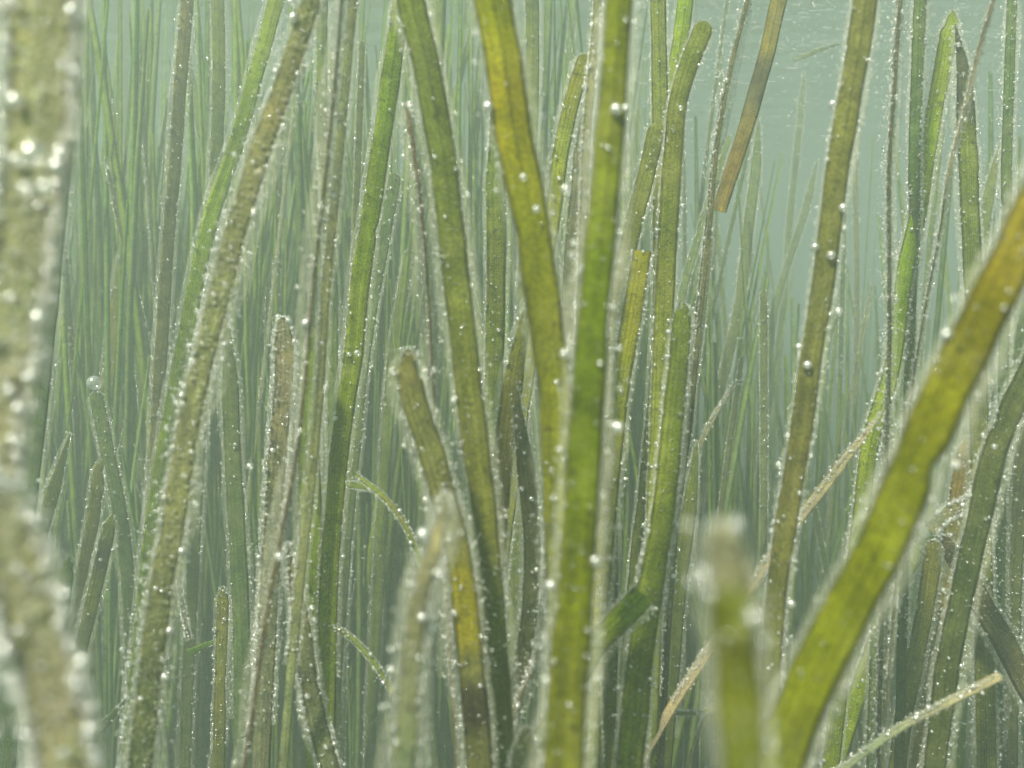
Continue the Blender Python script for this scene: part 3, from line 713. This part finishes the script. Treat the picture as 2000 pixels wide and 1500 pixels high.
# ------------------------------------------------------------------ fainter leaves behind, each still one leaf
def fill(n, dmin, dmax, seed):
    global rng
    rng = np.random.default_rng(seed)
    made = 0
    while made < n:
        d = dmin + (dmax - dmin) * rng.random() ** .8
        x0 = rng.uniform(-150, 2150)
        if x0 > 1380 and rng.random() < .45: continue
        base = np.array([(x0 - 1000) / F * d, d, 0.0])
        # how high it stands: mostly to the surface at left, shorter at right
        u = rng.random()
        right = np.clip((x0 - 1250) / 350, 0, 1)
        h = (rng.uniform(.42, .98) if u < .55 + .25 * right else rng.uniform(.75, 1.0))
        if right > .3: h = min(h, CZ + d * rng.uniform(-.15, .36))
        if rng.random() < .18: h = rng.uniform(.25, .5)
        h = min(h, WATER_TOP - .04)
        lean = rng.normal(.03, .075); leany = rng.normal(0, .05)
        bow = rng.normal(0, .03)
        s = np.linspace(1, 0, 7)
        P = np.stack([base[0] + lean * h * s + bow * np.sin(s * np.pi), base[1] + leany * h * s + .02 * np.sin(s * 3), h * s], 1)
        if P[:, 1].min() < .3: continue
        w = rng.uniform(.0030, .0056)
        W = np.full(7, w); W[-1] *= .6
        y = rng.choice([0, 0, 0, 30, 55, 76], p=[.3, .2, .1, .15, .15, .1]) * rng.choice([-1, 1]) + rng.normal(0, 10)
        key = rng.choice(['PG', 'O', 'OY', 'DG', 'YG', 'D'], p=[.25, .25, .12, .15, .13, .1])
        pix = px(P)
        mid = 2 if h > CZ else 1
        words = {'PG': 'pale green', 'O': 'olive', 'OY': 'yellowish', 'DG': 'bluish green', 'YG': 'fresh green', 'D': 'grey'}[key]
        wid = 'thin' if abs(y) > 45 else ('slim' if w < .0046 else 'broad')
        ln = 'leaning left' if lean < -.04 else ('leaning right' if lean > .10 else 'upright')
        q = pix[int(np.argmin(np.abs(pix[:, 1] - 700)))]
        sideL, sideR = None, None
        for ph, pp in ANCHORS:
            if pp[:, 1].min() - 60 < q[1] < pp[:, 1].max() + 60:
                ax = np.interp(q[1], pp[:, 1], pp[:, 0])
                if ax < q[0] and (sideL is None or ax > sideL[0]): sideL = (ax, ph)
                if ax >= q[0] and (sideR is None or ax < sideR[0]): sideR = (ax, ph)
        if sideL and (not sideR or q[0] - sideL[0] < sideR[0] - q[0]): where = 'just right of ' + sideL[1]
        elif sideR: where = 'just left of ' + sideR[1]
        else: where = 'in open water'
        far = 'faint' if d > .75 else ('hazy' if d > .55 else 'dim')
        lab = " ".join(f"{far} {wid} {words} blade {ln} {where}".split()[:16])
        blade(lab, None, 1, key, tip=rng.choice(['round', 'point', 'ragged']), yaw=float(y), film=(.2, .2) if d < .6 else (0, 0),
              fuzz=.25, bub=rng.uniform(.5, 1.3), curve3d=(P, W), group='fainter eelgrass blades behind')
        made += 1
fill(200, .5, 1.15, 21)

# the far meadow, one mass nobody could count
def far_meadow(n, seed):
    g = np.random.default_rng(seed)
    K = 9
    d = .6 + 2.6 * g.random(n) ** 1.6
    x = g.uniform(-.78, .78, n) * d
    keep = (x / d < .16) | (g.random(n) < .4)
    d, x = d[keep], x[keep]; n = len(d)
    h = np.minimum(g.uniform(.4, 1.0, n), WATER_TOP - .05)
    short = x / d > .14
    h = np.where(short, np.minimum(h, g.uniform(.35, .85, n)), h)
    lean = g.normal(.02, .05, n); bow = g.normal(0, .022, n)
    s = np.linspace(0, 1, K)
    cx = x[:, None] + lean[:, None] * h[:, None] * s + bow[:, None] * np.sin(s * np.pi)
    cyy = d[:, None] + g.normal(0, .05, n)[:, None] * s
    cz = h[:, None] * s
    w = g.uniform(.0032, .0060, n)[:, None] * np.array([.7, .9, 1, 1, 1, 1, 1, .95, .5])
    a = g.uniform(-1.4, 1.4, n)[:, None]
    dx, dy = np.cos(a) * w / 2, np.sin(a) * w / 2
    nx, ny = -np.sin(a) * .0004, np.cos(a) * .0004
    Lf = np.stack([cx - dx, cyy - dy, cz], -1); Rt = np.stack([cx + dx, cyy + dy, cz], -1)
    Fr = np.stack([cx + nx, cyy + ny, cz], -1); Bk = np.stack([cx - nx, cyy - ny, cz], -1)
    V = np.stack([Lf, Fr, Rt, Bk], 2)                        # n,K,4,3
    i, j, q = np.meshgrid(np.arange(n), np.arange(K - 1), np.arange(4), indexing='ij')
    b0 = (i * K + j) * 4
    Q = np.stack([b0 + q, b0 + (q + 1) % 4, b0 + 4 + (q + 1) % 4, b0 + 4 + q], -1).reshape(-1, 4)
    cols = np.array([C[k] for k in ('PG', 'O', 'DG', 'O')])[g.integers(0, 4, n)] * g.uniform(1.0, 1.7, (n, 1)) * np.array([.95, 1.06, .9])
    tint = np.repeat(cols, K * 4, 0)
    uv = np.zeros((n * K * 4, 2))
    o = link("far_eelgrass", build_mesh("far_eelgrass", V.reshape(-1, 3), Q, None, M_LEAF, True, uv, tint))
    # bubbles along its nearer leaves
    near = np.where(d < 1.7)[0]
    m = len(near) * 22
    li = np.repeat(near, 22); kk = g.uniform(0, K - 1.01, m); k0 = kk.astype(int); f = (kk - k0)[:, None]
    sd = g.choice([0, 2], m)
    Pb = V[li, k0, sd] * (1 - f) + V[li, k0 + 1, sd] * f + g.normal(0, .0012, (m, 3))
    rb = .00055 * d[li] * g.lognormal(0, .4, m)
    vb, fb = spheres(Pb, rb, OCTA)
    tag(link("bubble_coat", build_mesh("bubble_coat", vb, None, fb, M_BUB, True), parent=o), kind='stuff')
    tag(o, "mass of faint far eelgrass fading into the green haze", "seagrass", None, 'stuff')
far_meadow(7500, 5)

# specks and tiny bubbles adrift in the water, thicker under the surface at right, plus flecks modelled as surface glints
def specks(n, seed):
    g = np.random.default_rng(seed)
    d = .25 + .8 * g.random(n)
    X = g.uniform(0, 2000, n); Y = 1500 * g.random(n) ** 1.0
    up = g.random(n) < .55
    X = np.where(up, g.uniform(1150, 2050, n), X); Y = np.where(up, np.abs(g.normal(0, 260, n)), Y)
    P = np.stack([(X - 1000) / F * d, d, CZ - (Y - 750) / F * d], 1)
    top = g.random(n) < .3                                  # flecks added to imitate glints of the rippled surface, upper right
    X = np.where(top, g.uniform(1250, 2050, n), X); Y = np.where(top, np.abs(g.normal(0, 130, n)), Y)
    d = np.where(top, g.uniform(.45, .85, n), d)
    P = np.stack([(X - 1000) / F * d, d, CZ - (Y - 750) / F * d], 1)
    r = np.where(top, .0007, .00055) * d * g.lognormal(0, .4, n)
    sq = np.ones((n, 3)); st = g.random(n) < .35
    sq[st, 0] = g.uniform(2, 5, st.sum()); sq[st, 2] = .6
    sq[top & st, 0] = g.uniform(3, 9, (top & st).sum())
    V, T = spheres(P, r, ICO0, sq)
    o = link("specks_and_glints", build_mesh("specks_and_glints", V, None, T, M_BUB, True))
    tag(o, "fine pale specks and bubbles drifting between the blades, with flecks added as surface glints", "specks", None, 'stuff')
specks(5200, 3)

# ------------------------------------------------------------------ single bubbles large enough to tell
bm_bubble = build_mesh("air_bubble", *[ICO2[0], None, ICO2[1]], M_BUB, True)
def bubble(p, r, label, group):
    o = link("air_bubble", bm_bubble, tuple(p))
    o.scale = (r, r, r)
    return tag(o, label, "bubble", group)
for x, y, d, dia, lab in [
    (1105, 370, .16, 20, "large white ring-like bubble between the yellow and saturated green blades, upper middle"),
    (1022, 346, .165, 14, "small white bubble lying on the face of the broad yellow blade"),
    (1048, 408, .162, 15, "dim hollow-looking bubble on the right side of the broad yellow blade"),
    (1066, 1328, .125, 17, "bluish white bubble beside the saturated green blade near the bottom"),
    (1440, 1020, .0665, 20, "brightest blurred bubble disc at the right of the shaggy near tip"),
    (1432, 1030, .0665, 22, "blurred bubble disc half behind the brightest one at the near tip"),
    (1345, 1026, .0665, 20, "blurred bubble disc farthest left above the shaggy near tip"),
    (1393, 1022, .0665, 20, "blurred bubble disc straight above the shaggy near tip"),
    (1373, 1118, .0665, 22, "blurred bubble disc left of the shaggy near tip, middle of three"),
    (1386, 1160, .0665, 23, "blurred bubble disc lowest at the left of the shaggy near tip"),
    (1470, 1205, .0665, 32, "large bluish blurred bubble at the right of the near blurred blade"),
    (1492, 1252, .0665, 20, "dim blurred bubble under the large bluish one by the near blade"),
    (1352, 1136, .0665, 20, "faint brownish blurred bubble beside the shaggy near tip"),
    (1521, 908, .2, 14, "brilliant white lone bubble left of the dull olive leaning blade"),
    (1538, 850, .2, 11, "white bubble on the left edge of the dull olive leaning blade, above a brilliant one"),
    (184, 748, .4, 28, "big pale hazy bubble resting on the left-leaning dark blade's tip"),
    (488, 911, .24, 14, "brilliant bluish bubble left of the edge-on brown line, mid height"),
    (803, 210, .23, 15, "bright bubble held at the frayed brown edge-on blade's tip"),
    (64, 300, .092, 44, "dazzling blue-white bubble on the crusted border blade"),
    (88, 368, .092, 30, "bright bubble on the crusted border blade, below the dazzling one"),
    (50, 370, .092, 28, "pale bubble left of the two bright ones on the crusted border blade"),
    (45, 934, .11, 15, "lone white bubble beside the crusted border blade, low left"),
    (77, 939, .2, 9, "tiny sharp bubble right of the lone white one, low left"),
    (376, 706, .19, 14, "bluish bubble on the left edge of the brown-crusted blade"),
    (346, 788, .19, 13, "round bubble low on the left edge of the brown-crusted blade"),
    (1864, 583, .12, 14, "bright bluish bubble at the upper left edge of the golden slanting blade"),
    (1686, 976, .118, 13, "bright bubble pair member on the golden slanting blade's grey left fringe"),
    (1684, 1004, .118, 14, "brightest bubble low on the golden slanting blade's grey left fringe"),
    (1942, 872, .26, 12, "sharp white bubble on the leaning lower right blade"),
    (112, 1280, .1, 20, "pale bubble high on the crusted corner blade"),
    (156, 1374, .1, 20, "bright bubble on the right rim of the crusted corner blade"),
    (698, 690, .295, 14, "small dark-centred bubble on the bright yellow-green blade")]:
    bubble(at(x, y, d), dia / 2 * d / F, lab, "single bubbles")
HOST_BUBBLES.sort(key=lambda q: -q[0])
for size, short, p, r in HOST_BUBBLES[:230]:
    bubble(p, r * 1.1, f"small bright bubble clinging to {short}", f"bubbles on {short}")
